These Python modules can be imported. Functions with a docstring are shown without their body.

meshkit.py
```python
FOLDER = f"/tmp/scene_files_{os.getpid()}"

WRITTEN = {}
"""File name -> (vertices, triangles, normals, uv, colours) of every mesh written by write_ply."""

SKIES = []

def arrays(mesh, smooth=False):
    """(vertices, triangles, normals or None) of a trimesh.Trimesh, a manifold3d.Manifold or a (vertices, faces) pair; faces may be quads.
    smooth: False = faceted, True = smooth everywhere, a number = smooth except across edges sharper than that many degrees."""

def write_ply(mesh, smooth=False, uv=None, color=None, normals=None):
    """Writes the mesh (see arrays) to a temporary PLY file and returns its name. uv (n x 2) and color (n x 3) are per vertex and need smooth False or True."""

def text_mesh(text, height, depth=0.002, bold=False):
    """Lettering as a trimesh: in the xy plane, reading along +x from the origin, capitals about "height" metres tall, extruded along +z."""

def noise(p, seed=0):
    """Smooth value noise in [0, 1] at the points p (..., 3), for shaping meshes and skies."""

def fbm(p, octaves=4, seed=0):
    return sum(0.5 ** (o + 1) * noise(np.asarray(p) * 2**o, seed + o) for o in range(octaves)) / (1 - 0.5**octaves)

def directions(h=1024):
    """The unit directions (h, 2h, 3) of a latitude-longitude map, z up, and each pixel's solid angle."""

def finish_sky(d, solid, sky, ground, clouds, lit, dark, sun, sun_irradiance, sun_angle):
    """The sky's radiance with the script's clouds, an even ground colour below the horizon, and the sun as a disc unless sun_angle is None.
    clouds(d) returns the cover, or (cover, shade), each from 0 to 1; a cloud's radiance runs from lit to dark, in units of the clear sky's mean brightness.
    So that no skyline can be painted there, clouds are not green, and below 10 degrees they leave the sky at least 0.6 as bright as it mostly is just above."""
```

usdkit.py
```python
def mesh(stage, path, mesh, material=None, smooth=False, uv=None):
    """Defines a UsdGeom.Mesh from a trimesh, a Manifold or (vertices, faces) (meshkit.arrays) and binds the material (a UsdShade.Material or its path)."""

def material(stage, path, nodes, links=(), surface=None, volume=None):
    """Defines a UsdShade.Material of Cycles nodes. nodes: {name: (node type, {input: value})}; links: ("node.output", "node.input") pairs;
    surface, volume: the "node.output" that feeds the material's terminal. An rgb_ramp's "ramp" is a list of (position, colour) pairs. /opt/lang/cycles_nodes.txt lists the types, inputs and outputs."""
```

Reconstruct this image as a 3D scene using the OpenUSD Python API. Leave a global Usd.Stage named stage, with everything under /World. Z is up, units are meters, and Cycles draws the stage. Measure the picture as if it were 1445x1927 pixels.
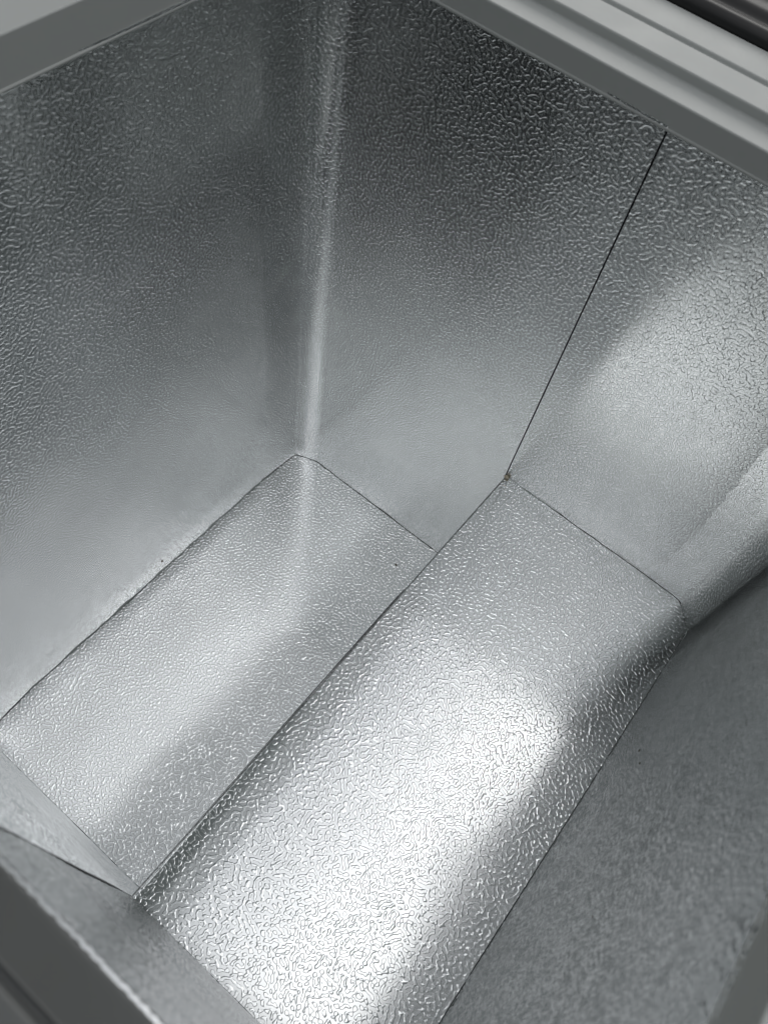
import math, numpy as np, trimesh, usdkit, meshkit
from pxr import Usd, UsdGeom, UsdLux, UsdShade, Gf, Sdf, Vt

stage = Usd.Stage.CreateInMemory()
UsdGeom.SetStageUpAxis(stage, 'Z'); UsdGeom.SetStageMetersPerUnit(stage, 1.0)
UsdGeom.Xform.Define(stage, '/World'); UsdGeom.Scope.Define(stage, '/World/Looks')

# ------------------------------------------------------------------ camera
CAM = (0.32482, 0.02507, 0.74780)
RIGHT, DOWN, FWD = (0.77568799, 0.61976787, 0.11914663), (0.58734276, -0.63982221, -0.49563698), (-0.23094722, 0.45443957, -0.86031858)
cam = UsdGeom.Camera.Define(stage, '/World/camera')
cam.CreateFocalLengthAttr(5.7)
cam.CreateHorizontalApertureAttr(5.7 * 1445 / 1500.1)
cam.CreateVerticalApertureAttr(5.7 * 1927 / 1500.1)
cam.CreateFStopAttr(2.2); cam.CreateFocusDistanceAttr(0.62)
cam.CreateClippingRangeAttr(Gf.Vec2f(0.01, 50))
cam.CreateExposureAttr(0.0)
m = Gf.Matrix4d(*RIGHT, 0, *[-x for x in DOWN], 0, *[-x for x in FWD], 0, *CAM, 1)
cam.AddTransformOp().Set(m)

# ------------------------------------------------------------------ light: ceiling lamps of the room and its dim walls
dome = UsdLux.DomeLight.Define(stage, '/World/room_light')
amb = usdkit.material(stage, '/World/Looks/room_light', {'b': ('background_shader', {'color': (0.88, 1.0, 0.99), 'strength': 0.11})}, surface='b.background')
UsdShade.MaterialBindingAPI.Apply(dome.GetPrim()).Bind(amb)

def lamp(name, at, aim, size, strength, colour):
    l = UsdLux.RectLight.Define(stage, '/World/' + name)
    l.CreateWidthAttr(size[0]); l.CreateHeightAttr(size[1])
    l.CreateIntensityAttr(strength); l.CreateColorAttr(Gf.Vec3f(*colour))
    z = np.array(at, float) - np.array(aim, float); z /= np.linalg.norm(z)
    x = np.cross((0, 1, 0), z); x /= np.linalg.norm(x); y = np.cross(z, x)
    l.AddTransformOp().Set(Gf.Matrix4d(*map(float, x), 0, *map(float, y), 0, *map(float, z), 0, *map(float, at), 1))
lamp('ceiling_light', (0.75, 0.35, 2.7), (0.75, 0.35, 0), (3.0, 4.2), 0.30, (0.95, 0.96, 1.0))
# ceiling lamp as stacked rect lights, layers added so its glow falls off outwards
for k, (w, d, e, c) in enumerate([(1.56, 4.2, .26, (0.94, 0.94, 1.0)), (1.28, 3.6, .26, (0.97, 0.97, 1.0)), (1.02, 3.0, .27, (1.0, 0.98, 0.965)),
                                  (0.80, 2.4, .25, (1.0, 0.975, 0.95)), (0.58, 1.7, .24, (1.0, 0.96, 0.92))]):
    at = (0.63, 0.34 + .03 * k, 2.6 - .02 * k)
    lamp('ceiling_lamp_layer' + (f'_{k:03d}' if k else ''), at, (at[0], at[1], 0), (w, d), e, c)
lamp('window_light', (-0.25, 3.2, 2.2), (0.2, 0.2, 0.4), (3.4, 1.5), 3.3, (1.0, 0.985, 0.96))

# ------------------------------------------------------------------ materials
def stucco(path, base, rough, scale, seed, top, depth=0.00017, edge=1.0, modelled=None, lo=0.485, hi=0.61):
    """Bare aluminium sheet rolled with a worm-like stucco relief; UVs are metres on the unrolled sheet."""
    n = {
        'tc': ('texture_coordinate', {}),
        'wob': ('noise_texture', {'scale': 260.0, 'detail': 1.0}),
        'ws': ('mix_vector', {'fac': 0.0009, 'use_clamp': False}),
        'map': ('mapping', {'mapping_type': 'point', 'location': (seed, seed * 1.7, 0), 'scale': (1, 1, 1)}),
        'g': ('gabor_texture', {'type': '2D', 'scale': scale, 'frequency': 1.6, 'anisotropy': 0.0}),
        'step': ('map_range', {'range_type': 'smoothstep', 'from_min': lo, 'from_max': hi, 'to_min': 0.0, 'to_max': 1.0, 'clamp': True}),
        'bump': ('bump', {'strength': 1.0, 'distance': depth}),
        'cloud': ('noise_texture', {'scale': 9.0, 'detail': 4.0}),
        'rr': ('map_range', {'from_min': 0.3, 'from_max': 0.7, 'to_min': rough - 0.045, 'to_max': rough + 0.045, 'clamp': True}),
        'p': ('principled_bsdf', {'base_color': base, 'metallic': 1.0, 'roughness': rough, 'specular_tint': (edge, edge, edge)}),
    }
    l = [('tc.UV', 'map.vector'), ('map.vector', 'wob.vector'), ('map.vector', 'ws.a'), ('wob.color', 'ws.b'), ('ws.result', 'g.vector'),
         ('g.value', 'step.value'), ('step.result', 'bump.height'), ('bump.normal', 'p.normal'), ('map.vector', 'cloud.vector'), ('cloud.fac', 'rr.value'), ('rr.result', 'p.roughness')]
    l += [('tc.UV', 'sxy.vector'), ('sxy.y', 'up.value'), ('up.result', 'str.value1')]
    n['sxy'] = ('separate_xyz', {}); n['up'] = ('map_range', {'from_min': 0.10, 'from_max': 0.50, 'to_min': top[0], 'to_max': top[1], 'clamp': True})
    n['str'] = ('math', {'math_type': 'multiply', 'value2': 1.0}); l += [('str.value', 'bump.strength')]
    # relief contrast put into the colour: worms a little brighter, ground between them darker
    n['ground'] = ('mix_color', {'a': tuple(c * .93 for c in base), 'b': tuple(min(1, c * 1.07) for c in base)})
    l += [('step.result', 'ground.fac'), ('ground.result', 'p.base_color')]
    if modelled is not None:            # along part of the arc length the sheet's relief is geometry
        n['sx'] = ('separate_xyz', {}); n['far'] = ('map_range', {'from_min': modelled[0], 'from_max': modelled[1], 'to_min': modelled[2], 'to_max': modelled[3], 'clamp': True})
        l += [('tc.UV', 'sx.vector'), ('sx.x', 'far.value'), ('far.result', 'str.value2')]
    return usdkit.material(stage, path, n, l, surface='p.BSDF')
NEAR_FROM, RIGHT_TO = 0.6380, 0.5500
ALU = (0.80, 0.817, 0.82)
M = {k: stucco('/World/Looks/' + k, ALU, r, 168.0 if 'wall' not in k else 192.0, s, (1.0, 1.0) if 'wall' not in k else (1.5, 0.75), d, e, mf) for k, r, s, d, e, mf in
     [('stucco_floor', 0.16, 1.3, .00021, 1.0, None), ('stucco_step', 0.16, 3.1, .00017, 1.0, None), ('stucco_wall', 0.18, 5.7, .00020, 1.0, (NEAR_FROM, NEAR_FROM + .003, 1.0, 0.0)), ('stucco_step_wall', 0.18, 8.9, .00020, 0.55, (RIGHT_TO - .003, RIGHT_TO, 0.0, 1.0))]}
def plain(name, base, rough, metallic=0.0, bump=0.0, scale=900.0, **kw):
    n = {'tc': ('texture_coordinate', {}), 'g': ('noise_texture', {'scale': scale, 'detail': 2.0}), 'b': ('bump', {'strength': 1.0, 'distance': bump}),
         'c': ('noise_texture', {'scale': 30.0, 'detail': 5.0}), 'r': ('map_range', {'from_min': 0.3, 'from_max': 0.7, 'to_min': max(0.02, rough - 0.05), 'to_max': rough + 0.05, 'clamp': True}),
         'p': ('principled_bsdf', {'base_color': base, 'roughness': rough, 'metallic': metallic, **kw})}
    l = [('tc.object', 'g.vector'), ('tc.object', 'c.vector'), ('g.fac', 'b.height'), ('c.fac', 'r.value'), ('r.result', 'p.roughness')]
    if bump: l.append(('b.normal', 'p.normal'))
    return usdkit.material(stage, '/World/Looks/' + name, n, l, surface='p.BSDF')
M['trim'] = plain('trim', (0.46, 0.475, 0.468), 0.50, bump=0.00003, specular_ior_level=0.3)
M['trim_shaded'] = plain('trim_shaded', (0.10, 0.105, 0.105), 0.42, bump=0.00002)  # grey trim of the near rim, with its shade put into the colour
M['rubber'] = plain('rubber', (0.012, 0.012, 0.013), 0.45)
M['lid'] = plain('lid', (0.07, 0.07, 0.072), 0.45)
M['seam'] = plain('seam', (0.01, 0.009, 0.012), 0.6)
M['sealant'] = plain('sealant', (0.55, 0.50, 0.38), 0.45)
M['dirt'] = plain('dirt', (0.05, 0.035, 0.02), 0.8)

# ------------------------------------------------------------------ helpers
def put(parent, name, v, f, mat, uv=None, smooth=True, label=None):
    path, k = f'{parent}/{name}', 0
    while stage.GetPrimAtPath(path):
        k += 1; path = f'{parent}/{name}_{k:03d}'
    me = usdkit.mesh(stage, path, (v, f), M[mat], smooth=smooth, uv=uv)
    if label: me.GetPrim().SetCustomDataByKey('label', label)
    return path
def thing(name, label, cat, loc=(0, 0, 0), group=None):
    path, k = '/World/' + name, 0
    while stage.GetPrimAtPath(path):
        k += 1; path = f'/World/{name}_{k:03d}'
    x = UsdGeom.Xform.Define(stage, path); x.AddTranslateOp().Set(Gf.Vec3d(*loc))
    p = x.GetPrim(); p.SetCustomDataByKey('label', label); p.SetCustomDataByKey('category', cat)
    if group: p.SetCustomDataByKey('group', group)
    return path
def grid_faces(nu, nv):
    i, j = np.meshgrid(np.arange(nu - 1), np.arange(nv - 1), indexing='ij')
    a = i * nv + j
    return np.stack([a, a + nv, a + nv + 1, a + 1], -1).reshape(-1, 4)
def shell(front, uv, thick):
    """A closed sheet: front grid (nu, nv, 3), its back moved by thick along minus the normal, and the rim between them."""
    nu, nv = front.shape[:2]
    du, dv = np.gradient(front, axis=0), np.gradient(front, axis=1)
    n = np.cross(du, dv); n /= np.linalg.norm(n, axis=-1, keepdims=True)
    back = front - n * thick
    f = grid_faces(nu, nv)
    N = nu * nv
    ring = np.r_[[i * nv for i in range(nu)], [(nu - 1) * nv + j for j in range(1, nv)], [i * nv + nv - 1 for i in range(nu - 2, -1, -1)], [j for j in range(nv - 2, 0, -1)]]
    V = [front.reshape(-1, 3), back.reshape(-1, 3), front.reshape(-1, 3)[ring], back.reshape(-1, 3)[ring]]
    U = [uv.reshape(-1, 2), uv.reshape(-1, 2), uv.reshape(-1, 2)[ring], uv.reshape(-1, 2)[ring]]
    k = len(ring); a = 2 * N + np.arange(k); b = a + k
    side = np.stack([a, b, np.roll(b, -1), np.roll(a, -1)], -1)
    F = np.vstack([f, f[:, ::-1] + N, side[:, ::-1]])
    return np.vstack(V), F, np.vstack(U)

# ------------------------------------------------------------------ the freezer's inside
A, W, L, Hs, H, R, R2 = 0.22956, 0.42076, 0.42, 0.18806, 0.5135, 0.027, 0.022
FZ = thing('chest_freezer', 'open chest freezer lined with worm-embossed aluminium sheet, with a raised step inside', 'freezer')

def curl(d, reach, slope):
    return slope * reach / 2 * np.clip(1 - d / reach, 0, 1) ** 2
def step_roll(X, Y):
    return curl(X - A, .036 - .022 * Y / L, .22) * np.clip(1 - Y / .34, .15, 1)
def plan_path(pts_r):
    """Points and arc lengths along a polyline in plan whose corners are rounded. pts_r: (x, y, radius)."""
    out = [np.array(pts_r[0][:2])]
    for k in range(1, len(pts_r) - 1):
        p, q, s = (np.array(pts_r[j][:2], float) for j in (k - 1, k, k + 1)); r = pts_r[k][2]
        e0, e1 = (p - q) / np.linalg.norm(p - q), (s - q) / np.linalg.norm(s - q)
        c = q + r * (e0 + e1)
        for t in np.linspace(0, math.pi / 2, 19):
            out.append(c - r * e1 * math.cos(t) - r * e0 * math.sin(t))
    out.append(np.array(pts_r[-1][:2]))
    fine = [out[0]]
    for p, q in zip(out, out[1:]):
        n = max(1, int(np.linalg.norm(q - p) / 0.008))
        fine += [p + (q - p) * (k + 1) / n for k in range(n)]
    P = np.array(fine); s = np.r_[0, np.cumsum(np.linalg.norm(np.diff(P, axis=0), axis=1))]
    return P, s
def worm_tile(n=1300, step=.0005, period=.0034, seed=5):
    """Height 0..1 of the rolled worm pattern on a square of n x n samples: band-passed noise, cut to plateaus."""
    rng = np.random.default_rng(seed)
    k = np.fft.fftfreq(n, step); K = np.hypot(*np.meshgrid(k, k, indexing='ij'))
    v = np.fft.ifft2(np.fft.fft2(rng.standard_normal((n, n))) * np.exp(-((K * period - 1) / .26) ** 2)).real
    v /= v.std()
    t = np.clip((v + .25) / 1.05, 0, 1)
    return t * t * (3 - 2 * t)
TILE, STEP = worm_tile(), .0005
def worms(S, Z):
    i, j = (S / STEP) % len(TILE), (Z / STEP) % len(TILE)
    i0, j0 = np.floor(i).astype(int), np.floor(j).astype(int); a, b = i - i0, j - j0
    i0, j0, i1, j1 = i0 % len(TILE), j0 % len(TILE), (i0 + 1) % len(TILE), (j0 + 1) % len(TILE)
    return TILE[i0, j0] * (1 - a) * (1 - b) + TILE[i1, j0] * a * (1 - b) + TILE[i0, j1] * (1 - a) * b + TILE[i1, j1] * a * b
def resample(P, s, parts):
    """parts: (from, to, step) stretches of the arc length."""
    t = np.unique(np.concatenate([np.linspace(a, b, max(2, int(round((b - a) / d)) + 1)) for a, b, d in parts]).round(7))
    return np.stack([np.interp(t, s, P[:, 0]), np.interp(t, s, P[:, 1])], 1), t
def wall_sheet(name, pts, z0, mat, seed, fine=None, drop=None, crumple=.0011, relief=.00027):
    P, s = plan_path(pts)
    t = np.gradient(P, s, axis=0); t /= np.linalg.norm(t, axis=1, keepdims=True)
    n = np.stack([-t[:, 1], t[:, 0]], 1)              # to the inside
    if fine is not None:
        f0, f1 = max(fine[0], 0), min(fine[1], s[-1])
        t2 = np.unique(np.r_[s[(s < f0) | (s > f1)], np.linspace(f0, f1, int((f1 - f0) / STEP))])
        P = np.stack([np.interp(t2, s, P[:, k]) for k in (0, 1)], 1); n = np.stack([np.interp(t2, s, n[:, k]) for k in (0, 1)], 1)
        n /= np.linalg.norm(n, axis=1, keepdims=True); s = t2
    zb = z0 + .0005
    z = np.linspace(zb, H + .003, int((H - z0) / STEP)) if fine is not None else np.r_[zb + np.array([0, .001, .002, .003, .0042, .0055, .007, .009, .012, .016]), np.linspace(zb + 0.02, H + 0.003, 46)]
    S, Z = np.meshgrid(s, z, indexing='ij')
    off = crumple * (meshkit.noise(np.stack([S / 0.005, Z / .006, Z * 0 + seed], -1), seed) - .5) * np.clip(1 - (Z - z0) / 0.012, 0, 1)
    off += 0.0022 * (meshkit.fbm(np.stack([S / 0.11, Z / 0.14, Z * 0 + seed], -1), 2, seed) - .5) * np.clip((Z - z0) / .03, 0, 1)
    if fine is not None:
        off += relief * worms(S + seed * .01, Z) * np.clip((S - fine[0]) / .003, 0, 1) * np.clip((fine[1] - S) / .003, 0, 1)
    if drop is not None:
        Z = Z - drop(P)[:, None] * np.clip(1 - (Z - z0) / .02, 0, 1)
    X = np.stack([P[:, 0, None] + n[:, 0, None] * off, P[:, 1, None] + n[:, 1, None] * off, Z], -1)
    uv = np.stack([S, Z], -1)
    if fine is None:
        v, f, u = shell(X, uv, 0.0007)
        return put(FZ, name, v, f, mat, u)
    # finely modelled front, plain back, narrow edges
    nu, nv = X.shape[:2]; out = -n[:, None, :] * .0009
    B = X.copy(); B[..., :2] += out
    iu = np.unique(np.r_[np.arange(0, nu, 12), nu - 1]); iv = np.unique(np.r_[np.arange(0, nv, 40), nv - 1])
    back = B[np.ix_(iu, iv)]
    ring = [(np.arange(nu), 0), (nu - 1, np.arange(nv)), (np.arange(nu)[::-1], nv - 1), (0, np.arange(nv)[::-1])]
    V, F, U, k = [X.reshape(-1, 3)], [grid_faces(nu, nv)], [uv.reshape(-1, 2)], nu * nv
    V.append(back.reshape(-1, 3)); F.append(grid_faces(len(iu), len(iv))[:, ::-1] + k); U.append(uv[np.ix_(iu, iv)].reshape(-1, 2)); k += len(iu) * len(iv)
    for i, j in ring:
        a_, b_ = X[i, j], B[i, j]; m_ = len(a_); q = np.arange(m_ - 1)
        V += [a_, b_]; U += [uv[i, j]] * 2
        F.append(np.stack([k + q, k + m_ + q, k + m_ + q + 1, k + q + 1], -1)); k += 2 * m_
    return put(FZ, name, np.vstack(V), np.vstack(F), mat, np.vstack(U))
g = 0.0005
wall_sheet('wall_sheet', [(A - g, L, 0), (0, L, R2), (0, 0, R2), (A - g, 0, 0)], 0.0, 'stucco_wall', 3, fine=(NEAR_FROM, 9))
wall_sheet('wall_sheet', [(A + g, 0, 0), (W, 0, R), (W, L, R), (A + g, L, 0)], Hs, 'stucco_step_wall', 7, fine=(-1, RIGHT_TO), drop=lambda P: step_roll(P[:, 0], P[:, 1]))
def inset(x, x_end, sign, R=R):
    d = np.clip(R - sign * (x_end - x), 0, R)
    return R - np.sqrt(np.maximum(R * R - d * d, 0))
def flat_sheet(name, xs, zs, s, ins, mat, seed, thick, shape, wav=0.0012, gap=0.00045):
    t = np.linspace(0, 1, 60)
    lo, hi = ins + gap, L - gap - ins
    Y = lo[:, None] + (hi - lo)[:, None] * t
    X = np.repeat(xs[:, None], len(t), 1); S = np.repeat(s[:, None], len(t), 1)
    bump = wav * (meshkit.fbm(np.stack([S / .12, Y / .15, Y * 0 + seed], -1), 2, seed) - .5)
    Z = zs[:, None] + bump * np.clip(np.minimum(t, 1 - t) / .05, 0, 1) + shape(X, Y)
    v, f, u = shell(np.stack([X, Y, Z], -1), np.stack([S, Y], -1), thick)
    return put(FZ, name, v, f, mat, u)
# floor of the deep part
xs = np.r_[R - (R - .0006) * np.cos(np.linspace(0, math.pi / 2, 24)), np.linspace(R, A - .0015, 40)[1:]]
flat_sheet('floor_sheet', xs, np.zeros_like(xs), xs, inset(xs, 0.0, -1, R2), 'stucco_floor', 11, 0.001, lambda X, Y: -curl(X, .018, .10) - curl(L - Y, .016, .06))
bed = lambda z: (lambda X, Y: z + 0 * X)
xb = np.r_[np.linspace(-.0002, R, 24), np.linspace(R, A, 10)[1:]]
flat_sheet('joint_gap', xb, 0 * xb, xb, inset(xb, 0.0, -1, R2), 'seam', 1, .001, bed(-.0026), 0, -.003)
# step: riser, rolled edge and top in one sheet
rr = 0.0016
th = np.linspace(0, math.pi / 2, 14)
px = np.r_[np.full(14, A), A + rr - rr * np.cos(th), np.linspace(A + rr, W - R, 44)[1:], W - R + (R - .0006) * np.sin(np.linspace(0, math.pi / 2, 24))[1:]]
pz = np.r_[np.linspace(0.0005, Hs - rr, 15)[:-1], Hs - rr + rr * np.sin(th), np.full(43 + 23, Hs)]
zz = lambda X: np.clip((X - A) / .002, 0, 1)
ss = np.r_[0, np.cumsum(np.hypot(np.diff(px), np.diff(pz)))]
flat_sheet('step_sheet', px, pz, ss, np.where(px > A + rr, inset(px, W, 1), 0), 'stucco_step', 13, 0.001, lambda X, Y: -step_roll(X, Y) * (zz(X) > 0))

xb = np.r_[np.linspace(A + .045, W - R, 10), np.linspace(W - R, W + .0002, 24)[1:]]
flat_sheet('joint_gap', xb, Hs + 0 * xb, xb, inset(xb, W, 1), 'seam', 1, .001, bed(-.0018), 0, -.003)

# dark joints between the two wall sheets, and the dab of sealant where one meets the step
for y, d in ((L, 1), (0, -1)):
    w, o = (.006, .0022) if d > 0 else (.0016, .0007)      # on the near wall the joint is filled flush
    b = trimesh.creation.box([w, 0.002, H - Hs]); b.apply_translation([A, y + d * o, (H + Hs) / 2])
    put(FZ, 'seam_gap', b.vertices, b.faces, 'seam', smooth=False)
dab = trimesh.creation.icosphere(3, 1.0)
dv = dab.vertices * (1 + .18 * (meshkit.noise(dab.vertices * 1.7 + 5, 4)[:, None] - .5)) * [.0024, .0016, .0018] + [A + .0016, L - .0014, Hs + .0010]
put(FZ, 'sealant_dab', dv, dab.faces, 'sealant')

# ------------------------------------------------------------------ plastic trim round the opening
def round_profile(pts, r=0.0012, n=6):
    P = np.array(pts, float); out = []
    for k in range(len(P)):
        a, b, c = P[k - 1], P[k], P[(k + 1) % len(P)]
        la, lc = np.linalg.norm(a - b), np.linalg.norm(c - b)
        q = min(r, la * .45, lc * .45)
        p0, p1 = b + (a - b) / la * q, b + (c - b) / lc * q
        for t in np.linspace(0, 1, n):
            out.append((1 - t) ** 2 * p0 + 2 * t * (1 - t) * b + t * t * p1)
    return np.array(out)
def strip(name, side, prof, mat, label=None, r=0.0012):
    """Sweeps the profile (outward distance, height) along one side of the opening; the ends are mitred."""
    P = round_profile(prof, r); d, z = P[:, 0], P[:, 1]
    n = 40; k = len(P); rows = []
    for t in np.linspace(0, 1, n):
        if side in 'fn':
            x = -d + (W + 2 * d) * t; y = (L + d) if side == 'f' else -d
            rows.append(np.stack([x, y + 0 * x, z], -1))
        else:
            y = -d + (L + 2 * d) * t; x = (W + d) if side == 'r' else -d
            rows.append(np.stack([x + 0 * y, y, z], -1))
    V = np.array(rows).reshape(-1, 3)
    i, j = np.meshgrid(np.arange(n - 1), np.arange(k), indexing='ij')
    F = np.stack([i * k + j, i * k + (j + 1) % k, (i + 1) * k + (j + 1) % k, (i + 1) * k + j], -1).reshape(-1, 4)
    tm = trimesh.Trimesh(V, np.vstack([F[:, [0, 1, 2]], F[:, [0, 2, 3]]]), process=False)
    tri = trimesh.creation.triangulate_polygon(__import__('shapely').Polygon(P), engine='earcut')
    # caps
    capv, capf = tri
    m2 = []
    for e in (0, n - 1):
        base = np.array([rows[e][np.argmin(np.hypot(*(P - q).T))] for q in capv])
        m2.append(trimesh.Trimesh(base, capf if e else capf[:, ::-1], process=False))
    al = trimesh.util.concatenate([tm] + m2)
    if al.volume < 0: al.invert()
    path, q = f'{FZ}/{name}', 0
    while stage.GetPrimAtPath(path): q += 1; path = f'{FZ}/{name}_{q:03d}'
    me = usdkit.mesh(stage, path, al, M[mat], smooth=35)
    if label: me.GetPrim().SetCustomDataByKey('label', label)
lip = [(-.0006, H + .0002), (-.0006, H + .0014), (0.0, H + .0020)]
under = H + .0002
stepped = lambda a, b, c: lip + [(0.0003, .5283), (a, .5287), (a + .0004, .5341), (b, .5343), (b + .0008, .5330), (b + .0022, .5330), (b + .003, .5352), (c, .5348), (c, .500), (.0040, .500), (.0040, under)]
strip('rim_strip', 'f', stepped(.0180, .0390, .0685), 'trim', 'stepped grey plastic rim on the far side')
flat = lip + [(0.0006, .5367), (.066, .5370), (.066, .500), (.004, .500), (.004, under)]
strip('rim_strip', 'l', flat, 'trim'); strip('rim_strip', 'r', flat, 'trim')
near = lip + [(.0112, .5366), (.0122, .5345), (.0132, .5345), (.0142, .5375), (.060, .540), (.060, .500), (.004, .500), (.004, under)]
strip('rim_strip', 'n', near, 'trim_shaded', 'grey rim nearest the viewer, its shade put into the colour')
# black lid seal and dark lid edge beyond the far rim
strip('lid_seal', 'f', [(.069, .512), (.069, .5375), (.073, .5415), (.080, .5400), (.084, .5440), (.092, .5440), (.102, .548), (.107, .540), (.107, .512)], 'rubber', r=.003)
strip('lid_edge', 'f', [(.1075, .520), (.1075, .5440), (.112, .5490), (.190, .556), (.190, .520)], 'lid', r=.002)

# ------------------------------------------------------------------ specks of dirt
def speck(at, s, label, seed, tilt=0):
    t = thing('dirt_speck', label, 'dirt speck', at)
    vs, fs, n = [], [], 0
    for k, (ox, oy, q) in enumerate([(0, 0, 1), (.9, .5, .55), (-.6, .9, .4)]):
        b = trimesh.creation.icosphere(2, 1.0)
        v = b.vertices * (1 + .7 * (meshkit.noise(b.vertices * 1.9 + seed + k * 7, seed + k)[:, None] - .5)) * np.array([s, s * .7, s * .45]) * q + [ox * s, oy * s, 0]
        vs.append(v); fs.append(b.faces + n); n += len(v)
    v = np.vstack(vs)
    if tilt: v = np.stack([v[:, 2] * -tilt, v[:, 0], v[:, 1]], 1)       # lies against an upright wall
    usdkit.mesh(stage, t + '/crumb', (v, np.vstack(fs)), M['dirt'], smooth=True)
speck((.1735, .3785, .0003), .0011, 'tiny brown dirt speck on the lower floor near the step and far wall', 3)
speck((.0006, .2168, .0168), .0010, 'tiny dark dirt speck on the left wall just above the lower floor', 5, -1)
speck((W - .0006, .2527, .2687), .0007, 'tiny black dirt speck on the right wall, the one nearer the step', 8, 1)
speck((W - .0006, .2370, .2882), .0006, 'tiny black dirt speck on the right wall, second one up from the step', 9, 1)
speck((W - .0006, .1277, .3668), .0005, 'faint dark dirt speck on the right wall closest to the viewer', 12, 1)
